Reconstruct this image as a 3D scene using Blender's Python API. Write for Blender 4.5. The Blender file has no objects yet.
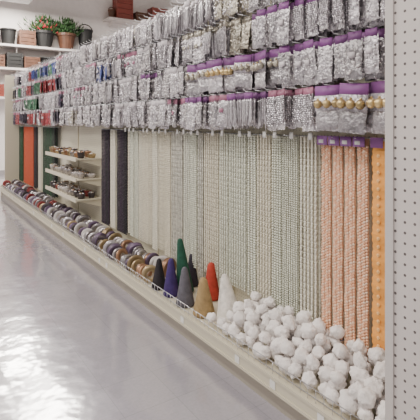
import bpy, math, random
from mathutils import Matrix, Vector
import numpy as np
R = random.Random(7)
scene = bpy.context.scene

# ---------------------------------------------------------------- materials
def mat(name, col, rough=0.5, metal=0.0, vary=0.0, bump=0.0, bscale=40, spec=0.5, trans=0.0, noise=0.0, nscale=8, coat=0.0):
    m = bpy.data.materials.new(name); m.use_nodes = True
    nt = m.node_tree; b = nt.nodes['Principled BSDF']
    b.inputs['Roughness'].default_value = rough
    b.inputs['Metallic'].default_value = metal
    b.inputs['Specular IOR Level'].default_value = spec
    b.inputs['Transmission Weight'].default_value = trans
    b.inputs['Coat Weight'].default_value = coat
    b.inputs['Coat Roughness'].default_value = .08
    b.inputs['Base Color'].default_value = (*col, 1)
    tc = nt.nodes.new('ShaderNodeTexCoord')
    src = None
    if vary > 0:
        g = nt.nodes.new('ShaderNodeNewGeometry')
        mr = nt.nodes.new('ShaderNodeMapRange')
        mr.inputs['To Min'].default_value = 1 - vary; mr.inputs['To Max'].default_value = 1 + vary * 0.5
        nt.links.new(g.outputs['Random Per Island'], mr.inputs['Value'])
        src = mr.outputs[0]
    if noise > 0:
        n = nt.nodes.new('ShaderNodeTexNoise'); n.inputs['Scale'].default_value = nscale; n.inputs['Detail'].default_value = 4
        nt.links.new(tc.outputs['Object'], n.inputs['Vector'])
        mr = nt.nodes.new('ShaderNodeMapRange')
        mr.inputs['From Min'].default_value = .3; mr.inputs['From Max'].default_value = .7
        mr.inputs['To Min'].default_value = 1 - noise; mr.inputs['To Max'].default_value = 1 + noise * 0.4
        nt.links.new(n.outputs['Fac'], mr.inputs['Value'])
        if src:
            mm = nt.nodes.new('ShaderNodeMath'); mm.operation = 'MULTIPLY'
            nt.links.new(src, mm.inputs[0]); nt.links.new(mr.outputs[0], mm.inputs[1]); src = mm.outputs[0]
        else: src = mr.outputs[0]
    if src:
        vm = nt.nodes.new('ShaderNodeVectorMath'); vm.operation = 'SCALE'
        vm.inputs[0].default_value = col
        nt.links.new(src, vm.inputs['Scale']); nt.links.new(vm.outputs[0], b.inputs['Base Color'])
    if bump > 0:
        n = nt.nodes.new('ShaderNodeTexNoise'); n.inputs['Scale'].default_value = bscale; n.inputs['Detail'].default_value = 3
        nt.links.new(tc.outputs['Object'], n.inputs['Vector'])
        bp = nt.nodes.new('ShaderNodeBump'); bp.inputs['Strength'].default_value = bump; bp.inputs['Distance'].default_value = .01
        nt.links.new(n.outputs['Fac'], bp.inputs['Height']); nt.links.new(bp.outputs[0], b.inputs['Normal'])
        nt.links.new(bp.outputs[0], b.inputs['Coat Normal'])
    return m

def peg_mat(name, col, pitch, rad, holecol):
    m = mat(name, col, 0.6)
    nt = m.node_tree; b = nt.nodes['Principled BSDF']
    tc = nt.nodes.new('ShaderNodeTexCoord'); sp = nt.nodes.new('ShaderNodeSeparateXYZ')
    nt.links.new(tc.outputs['Object'], sp.inputs[0])
    def cen(o):
        a = nt.nodes.new('ShaderNodeMath'); a.operation = 'PINGPONG'; a.inputs[1].default_value = pitch / 2
        nt.links.new(o, a.inputs[0])
        p = nt.nodes.new('ShaderNodeMath'); p.operation = 'POWER'; p.inputs[1].default_value = 2
        nt.links.new(a.outputs[0], p.inputs[0]); return p.outputs[0]
    ad = nt.nodes.new('ShaderNodeMath'); ad.operation = 'ADD'
    nt.links.new(cen(sp.outputs['Y']), ad.inputs[0]); nt.links.new(cen(sp.outputs['Z']), ad.inputs[1])
    lt = nt.nodes.new('ShaderNodeMath'); lt.operation = 'LESS_THAN'; lt.inputs[1].default_value = rad * rad
    nt.links.new(ad.outputs[0], lt.inputs[0])
    mx = nt.nodes.new('ShaderNodeMix'); mx.data_type = 'RGBA'
    mx.inputs[6].default_value = (*col, 1); mx.inputs[7].default_value = (*holecol, 1)
    nt.links.new(lt.outputs[0], mx.inputs[0]); nt.links.new(mx.outputs[2], b.inputs['Base Color'])
    return m

def floor_mat():
    m = mat('vinyl_tile_floor', (.5, .5, .55), 0.18)
    nt = m.node_tree; b = nt.nodes['Principled BSDF']
    b.inputs['Specular IOR Level'].default_value = 1.0
    b.inputs['Coat Weight'].default_value = 1
    b.inputs['Coat Roughness'].default_value = .09
    b.inputs['Coat IOR'].default_value = 1.7
    tc = nt.nodes.new('ShaderNodeTexCoord')
    br = nt.nodes.new('ShaderNodeTexBrick'); br.offset = 0
    br.inputs['Scale'].default_value = 1; br.inputs['Brick Width'].default_value = .305; br.inputs['Row Height'].default_value = .305
    br.inputs['Mortar Size'].default_value = .0025; br.inputs['Mortar Smooth'].default_value = .6
    br.inputs['Color1'].default_value = (.35, .33, .375, 1); br.inputs['Color2'].default_value = (.33, .31, .355, 1)
    br.inputs['Mortar'].default_value = (.27, .26, .29, 1)
    nt.links.new(tc.outputs['Object'], br.inputs['Vector'])
    n = nt.nodes.new('ShaderNodeTexNoise'); n.inputs['Scale'].default_value = 60; n.inputs['Detail'].default_value = 5
    nt.links.new(tc.outputs['Object'], n.inputs['Vector'])
    mr = nt.nodes.new('ShaderNodeMapRange'); mr.inputs['To Min'].default_value = .86; mr.inputs['To Max'].default_value = 1.14
    nt.links.new(n.outputs['Fac'], mr.inputs['Value'])
    vm = nt.nodes.new('ShaderNodeVectorMath'); vm.operation = 'SCALE'
    nt.links.new(br.outputs['Color'], vm.inputs[0]); nt.links.new(mr.outputs[0], vm.inputs['Scale'])
    nt.links.new(vm.outputs[0], b.inputs['Base Color'])
    n2 = nt.nodes.new('ShaderNodeTexNoise'); n2.inputs['Scale'].default_value = 3; n2.inputs['Detail'].default_value = 3
    nt.links.new(tc.outputs['Object'], n2.inputs['Vector'])
    bp = nt.nodes.new('ShaderNodeBump'); bp.inputs['Strength'].default_value = .5; bp.inputs['Distance'].default_value = .02
    nt.links.new(n2.outputs['Fac'], bp.inputs['Height']); nt.links.new(bp.outputs[0], b.inputs['Normal']); nt.links.new(bp.outputs[0], b.inputs['Coat Normal'])
    return m

# ---------------------------------------------------------------- mesh builder
class B:
    def __init__(s): s.v = []; s.f = []; s.m = []; s.n = 0
    def add(s, vf, M=None, mi=0):
        v, f = vf[0], vf[1]
        v = np.asarray(v, dtype=float)
        if M is not None:
            A = np.array(M); v = v @ A[:3, :3].T + A[:3, 3]
        s.v.append(v); o = s.n
        s.f.extend([tuple(i + o for i in q) for q in f])
        if isinstance(mi, int): s.m.extend([mi] * len(f))
        else: s.m.extend(mi)
        s.n += len(v)
    def obj(s, name, mats, smooth=True, loc=(0, 0, 0), parent=None):
        me = bpy.data.meshes.new(name)
        V = np.concatenate(s.v) - np.array(loc)
        me.from_pydata(V.tolist(), [], s.f)
        for m in mats: me.materials.append(m)
        me.polygons.foreach_set('material_index', s.m)
        me.polygons.foreach_set('use_smooth', [smooth] * len(s.f))
        me.update()
        o = bpy.data.objects.new(name, me); o.location = loc
        scene.collection.objects.link(o)
        if parent: o.parent = parent
        return o
    def flat(s):
        return np.concatenate(s.v), list(s.f), list(s.m)

def box(x0, x1, y0, y1, z0, z1):
    v = [(x, y, z) for x in (x0, x1) for y in (y0, y1) for z in (z0, z1)]
    return v, [(0, 1, 3, 2), (4, 6, 7, 5), (0, 4, 5, 1), (2, 3, 7, 6), (0, 2, 6, 4), (1, 5, 7, 3)]
def lathe(prof, n=16, closed=False):
    v = []; f = []
    for r, z in prof:
        for i in range(n):
            a = 2 * math.pi * i / n; v.append((r * math.cos(a), r * math.sin(a), z))
    k = len(prof)
    for j in range(k if closed else k - 1):
        j2 = (j + 1) % k
        for i in range(n):
            i2 = (i + 1) % n
            f.append((j * n + i, j * n + i2, j2 * n + i2, j2 * n + i))
    if not closed:
        f.append(tuple(range(n - 1, -1, -1))); f.append(tuple((k - 1) * n + i for i in range(n)))
    return v, f
def sphere(r=1, n=7, k=4, sz=1):
    v = [(0, 0, r * sz)]; f = []
    for j in range(1, k):
        p = math.pi * j / k
        for i in range(n):
            a = 2 * math.pi * (i + .5 * (j % 2)) / n
            v.append((r * math.sin(p) * math.cos(a), r * math.sin(p) * math.sin(a), r * math.cos(p) * sz))
    v.append((0, 0, -r * sz)); L = len(v) - 1
    for i in range(n):
        f.append((0, 1 + i, 1 + (i + 1) % n)); f.append((L, L - n + (i + 1) % n, L - n + i))
    for j in range(k - 2):
        a0 = 1 + j * n; b0 = a0 + n
        for i in range(n):
            i2 = (i + 1) % n; f.append((a0 + i, b0 + i, b0 + i2, a0 + i2))
    return v, f
def rod(p, q, r, n=6):
    p = Vector(p); q = Vector(q); d = q - p
    M = Matrix.Translation(p) @ d.to_track_quat('Z', 'Y').to_matrix().to_4x4()
    v, f = lathe([(r, 0), (r, d.length)], n)
    A = np.array(M); v = np.array(v) @ A[:3, :3].T + A[:3, 3]
    return v, f
T = Matrix.Translation
def Rt(ax, a): return Matrix.Rotation(a, 4, ax)

# ---------------------------------------------------------------- room
XF, XB = 1.574, 2.02
ZD = 0.17
b = B(); b.add(box(-6, 16, -3, 14, -.1, 0)); b.obj('floor', [floor_mat()], False)
wallm = mat('painted_wall', (.80, .75, .72), .7, noise=.05)
b = B(); b.add(box(-6, 16, 14, 14.15, 0, 7)); b.obj('wall_back', [wallm], False)
b = B(); b.add(box(-6, 16, -3, 14.15, 7, 7.1)); b.obj('ceiling', [mat('ceiling_tile', (.8, .77, .72), .9)], False)
b = B(); b.add(box(-6, 16, 13.98, 14.0, 0, .12)); b.obj('baseboard_back', [mat('base_trim', (.3, .28, .28), .6)], False)

housing = mat('fixture_housing', (.8, .8, .8), .5)
def fixture(X, Y, wd, L, e, z=4.8):
    b = B(); b.add(box(X - wd / 2 - .03, X + wd / 2 + .03, Y - L / 2 - .05, Y + L / 2 + .05, z + .005, z + .06))
    for yy in (-L * .4, L * .4): b.add(rod((X, Y + yy, z + .06), (X, Y + yy, 7), .006))
    o = b.obj('fluorescent_light_fixture', [housing], False)
    l = bpy.data.lights.new('tube_light', 'AREA'); l.shape = 'RECTANGLE'; l.size = wd; l.size_y = L
    l.energy = e; l.color = (1.0, .94, .86)
    lo = bpy.data.objects.new('tube_light', l); lo.location = (X, Y, z); scene.collection.objects.link(lo)
    lo.parent = o
for X in (-3.4, -0.6, 6.2):
    for Y in (1.2, 5.3, 9.4): fixture(X, Y, .3, 2.9, 125)
fixture(2.5, 5.0, .6, 2.6, 100); fixture(2.55, 9.7, .8, 1.7, 270); fixture(2.40, 12.35, .8, 1.9, 280)
w = bpy.data.worlds.new('World'); scene.world = w; w.use_nodes = True
w.node_tree.nodes['Background'].inputs[0].default_value = (1, .94, .90, 1)
w.node_tree.nodes['Background'].inputs[1].default_value = .56

# ---------------------------------------------------------------- gondola
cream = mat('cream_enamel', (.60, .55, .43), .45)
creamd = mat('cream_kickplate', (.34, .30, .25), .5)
pegb = peg_mat('cream_pegboard', (.66, .62, .50), .0254, .0030, (.25, .22, .18))
steel = mat('zinc_steel', (.6, .6, .62), .3, .9)
tagw = mat('price_tag_paper', (.78, .77, .74), .6)
Y0, Y1 = .55, 10.0
b = B()
b.add(box(XB, XB + .05, Y0, Y1, 0, 2.46), mi=1)
b.add(box(XB - .02, XB + .07, Y0, Y1, 2.46, 2.49), mi=0)
b.add(box(XF + .015, XB, Y0, Y1, ZD - .02, ZD), mi=0)
b.add(box(XF, XF + .018, Y0, Y1, ZD - .075, ZD + .012), mi=0)
b.add(box(XF - .006, XF, Y0, Y1, ZD - .07, ZD - .055), mi=0)
b.add(box(XF - .006, XF, Y0, Y1, ZD - .004, ZD + .012), mi=0)
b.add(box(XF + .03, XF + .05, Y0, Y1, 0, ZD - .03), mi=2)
yy = Y0 + .2
while yy < Y1:
    if R.random() < .35: b.add(box(XF - .004, XF, yy, yy + .04, ZD - .052, ZD - .01), mi=3)
    yy += R.uniform(.15, .5)
yy = 1.45
while yy < Y1:
    b.add(box(XB - .012, XB, yy, yy + .03, ZD, 2.46), mi=0); yy += 1.22
b.add(box(1.66, XB, Y1 - .03, Y1, ZD, 2.46), mi=0)
b.add(box(XF + .01, XB + .05, Y1 - .02, Y1 + .02, 0, ZD + .05), mi=0)
b.obj('gondola_shelving', [cream, pegb, creamd, tagw], False)

b = B()
for z in (.035, .075): b.add(rod((XF + .012, 1.1, ZD + z), (XF + .012, 9.9, ZD + z), .0022, 5))
yy = 1.12
while yy < 9.9: b.add(rod((XF + .012, yy, ZD), (XF + .012, yy, ZD + .075), .0018, 4)); yy += .05
b.obj('wire_shelf_fence', [steel])

colm = peg_mat('white_pegboard', (.62, .57, .55), .04, .0056, (.12, .10, .10))
b = B(); b.add(box(XF - .012, XF + .01, .4, 1.055, 0, 2.9), mi=0)
b.add(box(XF + .01, XB, .4, 1.04, 0, 2.9), mi=1)
b.add(box(XF - .02, XF + .012, 1.045, 1.08, 0, 2.9), mi=1)
b.add(box(XF - .02, XF + .012, .37, .4, 0, 2.9), mi=1)
b.obj('pegboard_column', [colm, mat('white_trim', (.56, .52, .50), .5)], False)

# ---------------------------------------------------------------- packs
packm = [
 mat('silver_film', (.58, .545, .575), .16, .45, vary=.45, bump=1, bscale=55, noise=.4, nscale=40, coat=1),
 mat('silver_beads', (.82, .79, .82), .14, .7, vary=.5),
 mat('purple_card', (.20, .06, .22), .5, vary=.3),
 mat('white_card', (.66, .61, .64), .5, vary=.3),
 mat('gold_beads', (.60, .45, .22), .2, .6, vary=.4),
 mat('champagne_film', (.52, .47, .38), .18, .45, vary=.4, bump=1, bscale=55, noise=.4, nscale=40, coat=1),
 mat('red_film', (.36, .04, .05), .3, .3, vary=.6, coat=.6),
 mat('green_film', (.05, .17, .09), .3, .3, vary=.6, coat=.6),
 mat('blue_film', (.06, .09, .30), .3, .3, vary=.6, coat=.6),
 mat('pearl_beads', (.82, .78, .78), .25, 0, vary=.25),
 mat('dark_film', (.05, .04, .07), .3, .3, vary=.6, coat=.6),
 mat('pink_card', (.42, .16, .25), .5, vary=.3),
]
def pillow(w, h, t, z0, rr, n=7, m=10):
    v = []; f = []
    for s in (-1, 1):
        for j in range(m):
            for i in range(n):
                u = i / (n - 1) * 2 - 1; q = j / (m - 1) * 2 - 1
                e = max(0, (1 - u ** 4) * (1 - q ** 4)) ** .5
                x = s * t * e * (.3 + .9 * rr.random())
                v.append((x, u * w / 2 + rr.uniform(-1, 1) * w * .04, z0 - h * (q + 1) / 2 + rr.uniform(-1, 1) * h * .02))
        o = 0 if s < 0 else n * m
        for j in range(m - 1):
            for i in range(n - 1):
                a = o + j * n + i; q4 = (a, a + 1, a + n + 1, a + n)
                f.append(q4 if s > 0 else q4[::-1])
    return v, f
def make_pack(style, film, bead, card, rr, lod):
    b = B()
    w = .090; h = .222
    if style != 'tray': b.add(box(-.002, .002, -w * .42, w * .42, -.034, .012), mi=card)
    else: b.add(box(-.002, .002, -.075, .075, -.055, .012), mi=card)
    sp = sphere(1, *( (8, 5) if lod == 0 else (6, 4)))
    if style == 'bag':
        b.add(pillow(w, h - .025, .014, -.025, rr), mi=film)
        for i in range(30 if lod == 0 else 14):
            r = rr.uniform(.005, .009) * (1 if lod == 0 else 1.4)
            b.add(sp, T((-.009, rr.uniform(-.42, .42) * w, -.045 - rr.random() * (h - .06))) @ Matrix.Scale(r, 4), bead)
        if rr.random() < .6: b.add(box(-.021, -.019, -.018, .018, -.12, -.09), mi=3 if card == 2 else card)
    elif style == 'strings':
        ns = 7 if lod == 0 else 5
        for k in range(ns):
            yy = (k / (ns - 1) - .5) * w * .85
            L = h - .04 - rr.random() * .03
            st = .0115 if lod == 0 else .019
            n = int(L / st)
            for i in range(n):
                b.add(sp, T((-.008 + rr.uniform(-.004, .004), yy + rr.uniform(-.002, .002), -.03 - i * st)) @ Matrix.Diagonal((.006, .006, .0062 if lod == 0 else .0105, 1)), bead if (k % 3) else film)
        b.add(pillow(w * .9, h - .035, .004, -.03, rr, 5, 6), mi=film)
    elif style == 'rods':
        for i in range(10 if lod == 0 else 6):
            y = (i / (9 if lod == 0 else 5) - .5) * w * .85
            x = rr.uniform(-.014, .004); L = h + rr.uniform(-.03, .0)
            b.add(lathe([(.002, -.03), (.006, -.05), (.0035, -.08), (.007, -.11), (.0035, -.14), (.006, -.17), (.001, -L)], 5),
                  T((x, y, 0)) @ Rt('X', rr.uniform(-.06, .06)), bead if i % 3 else film)
        b.add(pillow(w * .8, h - .05, .005, -.035, rr, 5, 6), mi=film)
    elif style == 'tray':
        for i in range(3):
            b.add(sp, T((-.02, (i - 1) * .05, -.085)) @ Matrix.Scale(.024, 4), bead)
            b.add(lathe([(.006, 0), (.006, .008), (.002, .010)], 6), T((-.02, (i - 1) * .05, -.063)), 4)
        b.add(box(-.003, .002, -.076, .076, -.12, -.04), mi=0)
        b.add(pillow(.14, .105, .016, -.115, rr, 9, 8), mi=0)
    return b.flat()
TP = {}
def get(style, film, bead, card, lod):
    k = (style, film, bead, card, lod, R.randrange(4))
    if k not in TP: TP[k] = make_pack(style, film, bead, card, random.Random(str(k)), lod)
    return TP[k]
rows = [2.42, 2.175, 1.925, 1.675]
bins = {}
pegs = B()
for ri, zr in enumerate(rows):
    y = 1.11 + R.random() * .02
    style, film, bead, card = 'bag', 0, 1, 3
    left = 0
    while y < 9.88:
        if left <= 0:
            left = R.choice([2, 3, 4])
            style = R.choice(['bag', 'bag', 'rods', 'bag', 'bag', 'strings'])
            film, bead, card = R.choice([(0, 1, 3), (0, 1, 3), (0, 1, 0), (0, 9, 3), (0, 9, 3), (0, 1, 11)])
            if ri in (1, 2) and y < 2.0: card = 2
            if ri == 2 and 3 < y < 4.3 and R.random() < .5: card = 2
            if ri == 3 and y < 4 and R.random() < .4: card = 2
            if ri < 2 and 2.0 < y < 2.8: film, bead, card = R.choice([5, 5, 0]), R.choice([5, 5, 1]), 5; style = R.choice(['bag', 'bag', 'rods'])
            if ri == 2 and 1.95 < y < 2.8: style, film, bead, card = 'tray', 0, R.choice([4, 5]), 2
            if ri == 3 and y < 1.5: style, film, bead, card = 'tray', 0, 4, 2
            if y > 6.2:
                c = R.choice([6, 7, 8, 10, 0, 0, 6]) if y > 6.8 else R.choice([8, 0, 10])
                film = c; bead = c if c else 1; card = R.choice([3, 3, 11])
            elif y > 4.6 and R.random() < .3:
                film = R.choice([8, 5, 10]); bead = 1
        lod = 0 if y < 3.4 else 1
        step = .155 if style == 'tray' else .097
        nst = R.choice([3, 4, 5]) if R.random() > .03 else 1
        pegs.add(rod((XB, y, zr + .012), (XB - .26, y, zr + .016), .0028, 5))
        pegs.add(rod((XB - .26, y, zr + .016), (XB - .275, y, zr + .03), .0028, 5))
        x = XB - .235 + R.uniform(0, .05)
        for s in range(nst):
            if x > XB - .025: break
            v, f, mi = get(style, film, bead, card, lod)
            M = T((x, y + R.uniform(-.006, .006), zr)) @ Rt('Z', R.uniform(-.3, .3)) @ Rt('X', R.uniform(-.08, .08)) @ Rt('Y', R.uniform(-.08, .08)) @ Matrix.Scale(R.uniform(.88, 1.06), 4)
            nm = ('packaged_glass_ball_ornaments' if style == 'tray' else
                  'packaged_icicle_ornaments' if style == 'rods' else
                  'packaged_bead_garlands')
            bins.setdefault(nm, B()).add((v, f), M, mi)
            x += .046
        y += step; left -= 1
for nm, bb in bins.items(): bb.obj(nm, packm)
pegs.obj('peg_hooks', [steel])

# ---------------------------------------------------------------- hanging strands
strm = [
 mat('white_pearl', (.82, .79, .68), .4, 0, vary=.10),
 mat('cream_pearl', (.78, .73, .60), .4, 0, vary=.10),
 mat('pale_grey_bead', (.66, .64, .57), .3, .1, vary=.2),
 mat('ice_green_bead', (.73, .74, .63), .3, .05, vary=.12),
 mat('black_bead', (.018, .014, .02), .3, .1, vary=.5),
 mat('plum_bead', (.045, .02, .05), .3, .1, vary=.4),
 mat('orange_bead', (.55, .09, .03), .35, .1, vary=.3),
 mat('green_bead', (.02, .09, .03), .35, .1, vary=.3),
 mat('blue_bead', (.05, .08, .2), .35, .1, vary=.3),
 tagw,
]
S7 = sphere(1, 6, 4)
def strand(bb, x, y, zt, zb, typ, mi):
    z = zt; i = 0
    r, sp, sz = [(.0068, .0135, 1), (.0055, .018, 1.6), (.0125, .0165, .68), (.0085, .0165, 1), (.0075, .036, 2.3)][typ]
    sw = R.uniform(0, 6)
    while z > zb:
        M = T((x, y + .0015 * math.sin(z * 9 + sw), z)) @ Matrix.Diagonal((r * (.35 if typ == 2 else 1), r, r * sz, 1))
        bb.add(S7, M, mi)
        if typ == 4: bb.add(S7, T((x, y, z - sp / 2)) @ Matrix.Diagonal((.006, .011, .006, 1)), mi)
        z -= sp; i += 1
ZT, ZB = 1.405, .31
white = B(); colr = B()
y = 1.77; left = 0; lastt = 0
while y < 4.38:
    if left <= 0:
        left = R.choice([3, 4, 5, 7]); typ = R.choice([0, 1, 2, 3, 4, 2, 4]); mi = R.choice([0, 0, 1, 1, 3, 3, 2]); st = {0: .019, 1: .018, 2: .031, 3: .022, 4: .028}[typ]
        zb = ZB + R.uniform(-.03, .03)
        white.add(box(XB - .15, XB - .147, y - .01, y + .02, ZT - .005, ZT + .035), mi=9)
        y += .010
    strand(white, XB - .10, y, ZT, zb, typ, mi)
    strand(white, XB - .055, y + .009, ZT, zb, typ, mi)
    y += st; left -= 1
def colored(ya, yb, mis, st=.04, bb=None):
    y = ya
    while y < yb:
        mi = R.choice(mis)
        strand(bb or colr, XB - .10, y, ZT, ZB, 3, mi); strand(bb or colr, XB - .055, y + .01, ZT, ZB, 3, mi)
        y += st
colored(4.43, 4.68, [4, 4, 5], .022)
colored(4.74, 4.88, [0, 1], .025, white)
colored(4.93, 5.16, [4, 4, 5], .022)
colored(7.2, 7.95, [7, 7, 7, 4], .025)
colored(8.05, 8.3, [1, 0], .05)
colored(8.4, 8.6, [4, 4], .03)
colored(8.65, 9.45, [6, 6, 6], .025)
colored(9.55, 9.9, [7, 4], .03)
white.obj('white_bead_strand_garlands', strm)
colr.obj('coloured_bead_strand_garlands', strm)
hb = B()
for (a, c) in ((1.28, 5.2), (7.1, 9.95)):
    hb.add(rod((XB - .07, a, ZT + .012), (XB - .07, c, ZT + .012), .005))
    q = a + .05
    while q < c: hb.add(rod((XB, q, ZT + .012), (XB - .14, q, ZT + .012), .003, 5)); q += .15
hb.obj('strand_hanging_rail', [steel])

pm = [mat('peach_bead', (.90, .52, .33), .5, 0, vary=.1), mat('pale_peach_bead', (.92, .68, .51), .5, 0, vary=.1), mat('lavender_card', (.30, .12, .36), .5), tagw]
b = B()
for k in range(4):
    yc = 1.462 + .080 * k
    for j in range(5):      # five fine bead strings per hank, hanging straight side by side
        z = ZT - .03 - (j % 2) * .0075
        while z > ZB - .02:
            b.add(S7, T((XB - .10 - .004 * (j % 2), yc + (j - 2) * .0125 + .002 * math.sin(z * 30 + j), z)) @ Matrix.Scale(.0085, 4), (0 if (int(z * 66) + j) % 3 else 1))
            z -= .0150
    b.add(box(XB - .094, XB - .086, yc - .028, yc + .028, ZB, ZT + .01), mi=0)
    b.add(box(XB - .135, XB - .132, yc - .036, yc + .036, ZT - .03, ZT + .02), mi=2)
    b.add(box(XB - .137, XB - .135, yc - .01, yc + .022, ZT - .02, ZT + .0), mi=3)
b.obj('peach_bead_garlands', pm)
b = B()
YO = 1.35
for layer in range(2):
    n = 70; v = []; f = []
    for i in range(n + 1):
        z = ZT - (ZT - ZB) * i / n; e = .038 + .006 * (i % 2)
        xx = XB - .12 + layer * .04 + .004 * math.sin(i * .8)
        v += [(xx, YO - e, z), (xx - .006, YO, z), (xx, YO + e, z)]
    for i in range(n):
        for c in range(2):
            a = 3 * i + c; f.append((a, a + 1, a + 4, a + 3))
    b.add((v, f), mi=0)
for i in range(26):
    b.add(S7, T((XB - .13, YO, ZT - .07 - i * .04)) @ Matrix.Diagonal((.006, .010, .010, 1)), 1)
b.add(box(XB - .145, XB - .142, YO - .035, YO + .035, ZT - .03, ZT + .02), mi=2)
b.obj('orange_ribbon_garland', [mat('orange_felt', (.84, .36, .07), .6, vary=.1), mat('yellow_bead', (.85, .5, .2), .4), packm[2]], False)

# ---------------------------------------------------------------- pompoms
import bmesh
def ico(sub):
    bm = bmesh.new(); bmesh.ops.create_icosphere(bm, subdivisions=sub, radius=1)
    v = np.array([x.co[:] for x in bm.verts]); f = [tuple(w.index for w in p.verts) for p in bm.faces]
    bm.free(); return v, f
iv, if_ = ico(4)
def lump(seed):
    g = np.random.RandomState(seed)
    d = np.ones(len(iv)) * .88
    for k in range(26):
        c = g.normal(size=3); c /= np.linalg.norm(c)
        d += g.uniform(.06, .22) * np.exp(-((iv - c) ** 2).sum(1) / .055)
    d += g.uniform(-.06, .06, len(iv))
    return iv * d[:, None] * .96
lumps = [lump(s) for s in range(8)]
b = B()
for (X, zb, st, ya) in ((1.65, .045, .078, 1.10), (1.725, .052, .080, 1.14), (1.80, .055, .078, 1.10), (1.87, .06, .080, 1.14), (1.935, .06, .080, 1.12),
                    (1.685, .105, .086, 1.15), (1.765, .125, .084, 1.11), (1.84, .135, .084, 1.14), (1.915, .145, .084, 1.12), (1.80, .18, .12, 1.15), (1.88, .20, .13, 1.2)):
    y = ya
    while y < 2.46:
        r = R.uniform(.032, .050)
        if not (zb > .09 and y > 2.30) and not (X > 1.7 and y > 2.32):
            M = T((max(X + R.uniform(-.018, .018), XF + .066), y + R.uniform(-.02, .02), ZD + zb + R.uniform(-.003, .018))) @ Matrix.Rotation(R.uniform(0, 6), 4, Vector((R.random(), R.random(), R.random() + .1)).normalized()) @ Matrix.Diagonal((r, r * R.uniform(.78, 1.25), r * R.uniform(.8, 1.1), 1))
            b.add((lumps[R.randrange(8)], if_), M, 0)
            if R.random() < .09:
                b.add(box(-.001, .001, -.018, .018, -.01, .01), M @ Matrix.Scale(1 / r, 4) @ T((-r * 1.15, 0, 0)), R.choice([1, 2, 2]))
        y += st
b.obj('white_pompoms', [mat('white_fluff', (.93, .88, .86), .95, vary=.10, bump=.5, bscale=160), mat('pink_label', (.6, .25, .35), .5), mat('grey_label', (.25, .22, .25), .5)])

# ---------------------------------------------------------------- cones
def cone(X, Y, h, r, col, tilt=(0, 0), tip=.24):
    b = B()
    prof = [(0.001, 0), (r * .93, 0), (r, .008), (r * .985, .02)]
    for i in range(1, 12):
        t = i / 12; prof.append((r * (.985 * (1 - t) + tip * t), .02 + (h - .02) * t))
    for a in (.25, .5, .75, .95):
        prof.append((r * tip * math.cos(a * math.pi / 2), h + r * tip * .9 * math.sin(a * math.pi / 2) - .015))
    b.add(lathe(prof, 28), Rt('X', tilt[0]) @ Rt('Y', tilt[1]))
    m = mat('felt_cone_cover', col, .8, 0, bump=.5, bscale=120, noise=.3, nscale=25)
    o = b.obj('craft_cone', [m]); o.location = (X, Y, ZD + .004)
cone(1.70, 2.60, .25, .076, (.38, .26, .12), (0, -.02), .3)
cone(1.79, 2.42, .30, .090, (.84, .79, .73), (-.16, -.04), .24)
cone(1.80, 3.02, .41, .070, (.015, .09, .055), (-.12, -.05), .3)
cone(1.68, 3.03, .28, .062, (.05, .025, .14), (0, 0), .3)
cone(1.675, 2.81, .27, .068, (.12, .115, .14), (-.03, 0), .3)
cone(1.90, 2.80, .26, .064, (.48, .05, .03), (-.02, 0), .42)
cone(1.67, 3.21, .24, .060, (.02, .015, .02), (0, 0))
cone(1.92, 3.12, .26, .058, (.04, .035, .05), (0, 0))

# ---------------------------------------------------------------- ribbon rolls
spm = [mat('copper_ribbon', (.36, .20, .12), .3, .5, vary=.3), mat('gold_ribbon', (.44, .33, .19), .3, .5, vary=.3),
       mat('silver_ribbon', (.46, .43, .45), .25, .6, vary=.4), mat('white_ribbon', (.60, .56, .55), .5, vary=.25),
       mat('plum_ribbon', (.12, .08, .14), .4, vary=.3), mat('cardboard_core', (.38, .31, .24), .8),
       mat('dark_ribbon', (.07, .055, .065), .4, vary=.4), mat('red_ribbon', (.28, .05, .05), .4, vary=.3)]
def roll(bb, X, Y, r, w, mi, rz, rx):
    M = T((X, Y, ZD + r + .004)) @ Rt('Z', rz) @ Rt('X', rx + math.pi / 2)
    n = 20
    prof = [(r * .42, -w / 2), (r * .97, -w / 2), (r, -w / 2 + .004), (r * .95, -w / 2 + .008), (r * .95, w / 2 - .008), (r, w / 2 - .004), (r * .97, w / 2), (r * .42, w / 2)]
    bb.add(lathe(prof, n, True), M, mi)
    bb.add(lathe([(r * .40, -w / 2 - .001), (r * .44, -w / 2 - .001), (r * .44, w / 2 + .001), (r * .40, w / 2 + .001)], n, True), M, 5)
b = B()
for X, pal_near in ((1.665, [0, 1, 2, 1, 2, 4]), (1.84, [2, 3, 0, 2, 2, 4])):
    y = 3.37
    while y < 9.85:
        r = R.uniform(.05, .085); wd = R.choice([.015, .02, .03, .045])
        pal = pal_near if y < 4.3 else [2, 2, 3, 4, 1, 6, 2, 3] if y < 6.8 else [6, 2, 4, 7, 2, 3, 2]
        roll(b, X + R.uniform(-.008, .008), y, r, wd, R.choice(pal), R.uniform(-.5, .5), R.uniform(-.4, .4))
        y += wd + R.uniform(.015, .065)
b.obj('ribbon_rolls', spm)

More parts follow.
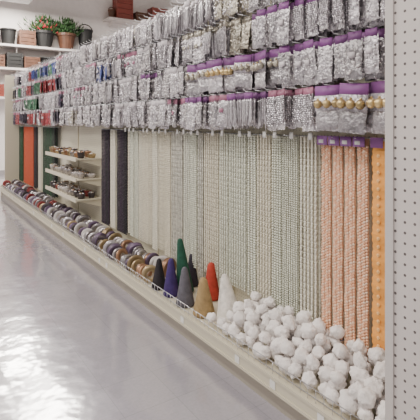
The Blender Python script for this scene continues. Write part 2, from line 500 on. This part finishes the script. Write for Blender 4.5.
# ---------------------------------------------------------------- small shelves with bowls
sb = B()
SA, SBY = 5.42, 6.85
for z in (.55, .80, 1.05):
    sb.add(box(1.70, XB, SA, SBY, z - .015, z), mi=0)
    sb.add(box(1.69, 1.70, SA, SBY, z - .03, z + .02), mi=0)
    for yy in (SA + .02, SBY - .04):
        sb.add(([(XB, yy, z - .02), (1.74, yy, z - .02), (XB, yy, z - .11), (XB, yy + .012, z - .02), (1.74, yy + .012, z - .02), (XB, yy + .012, z - .11)],
                [(0, 1, 2), (5, 4, 3), (0, 3, 4, 1), (1, 4, 5, 2), (2, 5, 3, 0)]), mi=0)
sb.obj('gondola_accessory_shelf', [cream], False)
tb = B()
for z in (.55, .80, 1.05):
  for xx in (1.785, 1.92):
    y = SA + .09
    while y < SBY - .06:
        r = R.uniform(.045, .06); hh = R.uniform(.04, .08); c = R.choice([0, 1, 2, 0, 6] if z > 1 else [2, 3, 3, 2] if z > .7 else [7, 2, 3, 6])
        tb.add(lathe([(.001, 0), (r * .75, 0), (r, hh), (r * 1.06, hh + .006), (r * .96, hh + .006), (r * .9, hh * .8), (.001, hh * .75)], 14), T((xx, y, z)), c)
        for q in range(5):
            a = R.uniform(0, 6.28); tb.add(S7, T((xx + .025 * math.cos(a), y + .025 * math.sin(a), z + hh)) @ Matrix.Scale(.018, 4), R.choice([0, 1, 2, 3, 3]))
        y += .14
tb.obj('trinket_bowls', spm)

# ---------------------------------------------------------------- back wall display
K = 14 / 12
def ZS(z): return 1.5 + (z - 1.5) * K
brown = mat('dark_wood', (.13, .055, .03), .5, noise=.4); black = mat('black_wicker', (.012, .012, .012), .6)
leaf = mat('leaf_green', (.04, .11, .03), .6, vary=.6); redl = mat('red_flower', (.40, .03, .04), .5, vary=.3)
whitep = mat('white_shelf', (.68, .63, .60), .5)
b = B()
for (xa, xb, z) in ((1.0, 4.3, 3.36), (1.0, 4.8, 2.80), (4.5, 9.0, 4.33), (1.0, 9, 2.1)):
    z = ZS(z)
    b.add(box(xa * K, xb * K, 13.45, 14, z - .06, z), mi=0)
    q = xa * K + .2
    while q < xb * K - .05:
        b.add(box(q, q + .03, 13.62, 14, z - .2, z - .06), mi=0); q += 1.2
b.obj('wall_display_shelf', [whitep], False)
def put(o, x, z): o.location = (x * K, 13.70, ZS(z) + .002); o.scale = (K, K, K); return o
def basket(x, z, r, h, m, handle=True):
    b = B(); n = 22; r = min(r, .19)
    v = []; f = []
    KK = 9
    for j in range(KK):
        t = j / (KK - 1)
        for i in range(n):
            a = 2 * math.pi * i / n
            rr = r * (.75 + .25 * t) * (1 + .03 * (1 if (i + j) % 2 else -1))
            v.append((rr * math.cos(a), rr * math.sin(a), h * t))
    for j in range(KK - 1):
        for i in range(n): f.append((j * n + i, j * n + (i + 1) % n, (j + 1) * n + (i + 1) % n, (j + 1) * n + i))
    f.append(tuple(range(n - 1, -1, -1)))
    b.add((v, f))
    b.add(lathe([(r * .93, h - .02), (r * 1.06, h - .02), (r * 1.06, h + .02), (r * .93, h + .02)], n, True))
    if handle:
        pts = [(r * math.cos(a), 0, h + r * .9 * math.sin(a)) for a in [math.pi * i / 10 for i in range(11)]]
        for p, q in zip(pts, pts[1:]): b.add(rod(p, q, .014))
    return put(b.obj('wicker_basket', [m]), x, z)
def plant(x, z, s, flowers, potm, spread=1.0, n=170):
    b = B()
    b.add(lathe([(.001, 0), (.10 * s, 0), (.14 * s, .22 * s), (.155 * s, .22 * s), (.155 * s, .26 * s), (.13 * s, .26 * s), (.12 * s, .2 * s), (.001, .2 * s)], 16), mi=1)
    lf = ([(0, 0, 0), (.035, .03, .06), (.005, 0, .16), (-.035, .03, .06), (0, .04, .08)], [(0, 1, 4), (1, 2, 4), (2, 3, 4), (3, 0, 4)])
    for i in range(n):
        az = R.uniform(0, 6.28); el = R.uniform(.05, 1.6); L = R.uniform(.05, .26) * s
        p = Vector((math.cos(az) * math.sin(el) * L * 1.1 * spread, max(-.3, min(.04, math.sin(az) * math.sin(el) * L * .4)), .24 * s + math.cos(el) * L * .9))
        b.add(lf, T(p) @ Rt('Z', az - math.pi / 2) @ Rt('X', -el * .8) @ Matrix.Scale(s * .5, 4), 2 if (flowers and R.random() < .15) else 0)
    for i in range(6):
        b.add(rod((0, 0, .1 * s), (R.uniform(-.1, .1) * s, R.uniform(-.05, .05) * s, .45 * s), .008, 5), mi=0)
    put(b.obj('potted_plant', [leaf, potm, redl], False), x, z)
def crate(x, z, w, h, m):
    b = B(); d = .3
    for yy in (-d / 2, d / 2 - .02):
        for i in range(4): b.add(box(-w / 2, w / 2, yy, yy + .02, h * i / 4 + .006, h * (i + 1) / 4 - .006))
    for xx in (-w / 2, w / 2 - .02):
        for i in range(4): b.add(box(xx, xx + .02, -d / 2, d / 2, h * i / 4 + .006, h * (i + 1) / 4 - .006))
        b.add(box(xx - .006, xx + .03, -d / 2 - .01, -d / 2 + .03, 0, h)); b.add(box(xx - .006, xx + .03, d / 2 - .03, d / 2 + .01, 0, h))
    b.add(box(-w / 2, w / 2, -d / 2, d / 2, 0, .015))
    put(b.obj('wooden_crate', [m], False), x, z)
redb = mat('mahogany_box', (.24, .05, .035), .4)
basket(1.62, 3.36, .17, .33, black, False); basket(2.03, 3.36, .18, .36, black, False); crate(2.44, 3.36, .36, .38, brown)
plant(2.88, 3.36, 1.6, True, black, 1.3, 380); plant(3.42, 3.36, 1.6, False, brown, 1.3, 380)
basket(3.92, 3.36, .19, .55, black)
plant(1.30, 3.36, 1.2, False, brown)
crate(1.75, 2.80, .34, .3, brown); crate(2.15, 2.80, .34, .36, black); crate(2.55, 2.80, .35, .30, brown); basket(2.95, 2.80, .18, .3, black, False)
crate(3.36, 2.80, .36, .36, redb); basket(3.75, 2.80, .18, .4, black, False); crate(4.2, 2.80, .4, .4, brown)
crate(4.98, 4.33, .46, .58, redb); crate(6.1, 4.33, .56, .46, redb); basket(4.66, 4.33, .10, .22, brown)
crate(5.5, 4.33, .34, .26, brown); plant(7.0, 4.33, 1.3, True, brown)
crate(1.7, 2.1, .4, .3, redb); basket(2.15, 2.1, .16, .3, brown, False); basket(2.6, 2.1, .17, .3, black, False)

# ---------------------------------------------------------------- camera
cam = bpy.data.cameras.new('camera'); cam.lens = 36 * 450 / 420; cam.sensor_width = 36; cam.shift_y = -88 / 420
co = bpy.data.objects.new('camera', cam); scene.collection.objects.link(co)
co.location = (0, 0, 1.5); co.rotation_euler = (math.pi / 2, 0, -math.atan(303 / 450))
scene.camera = co
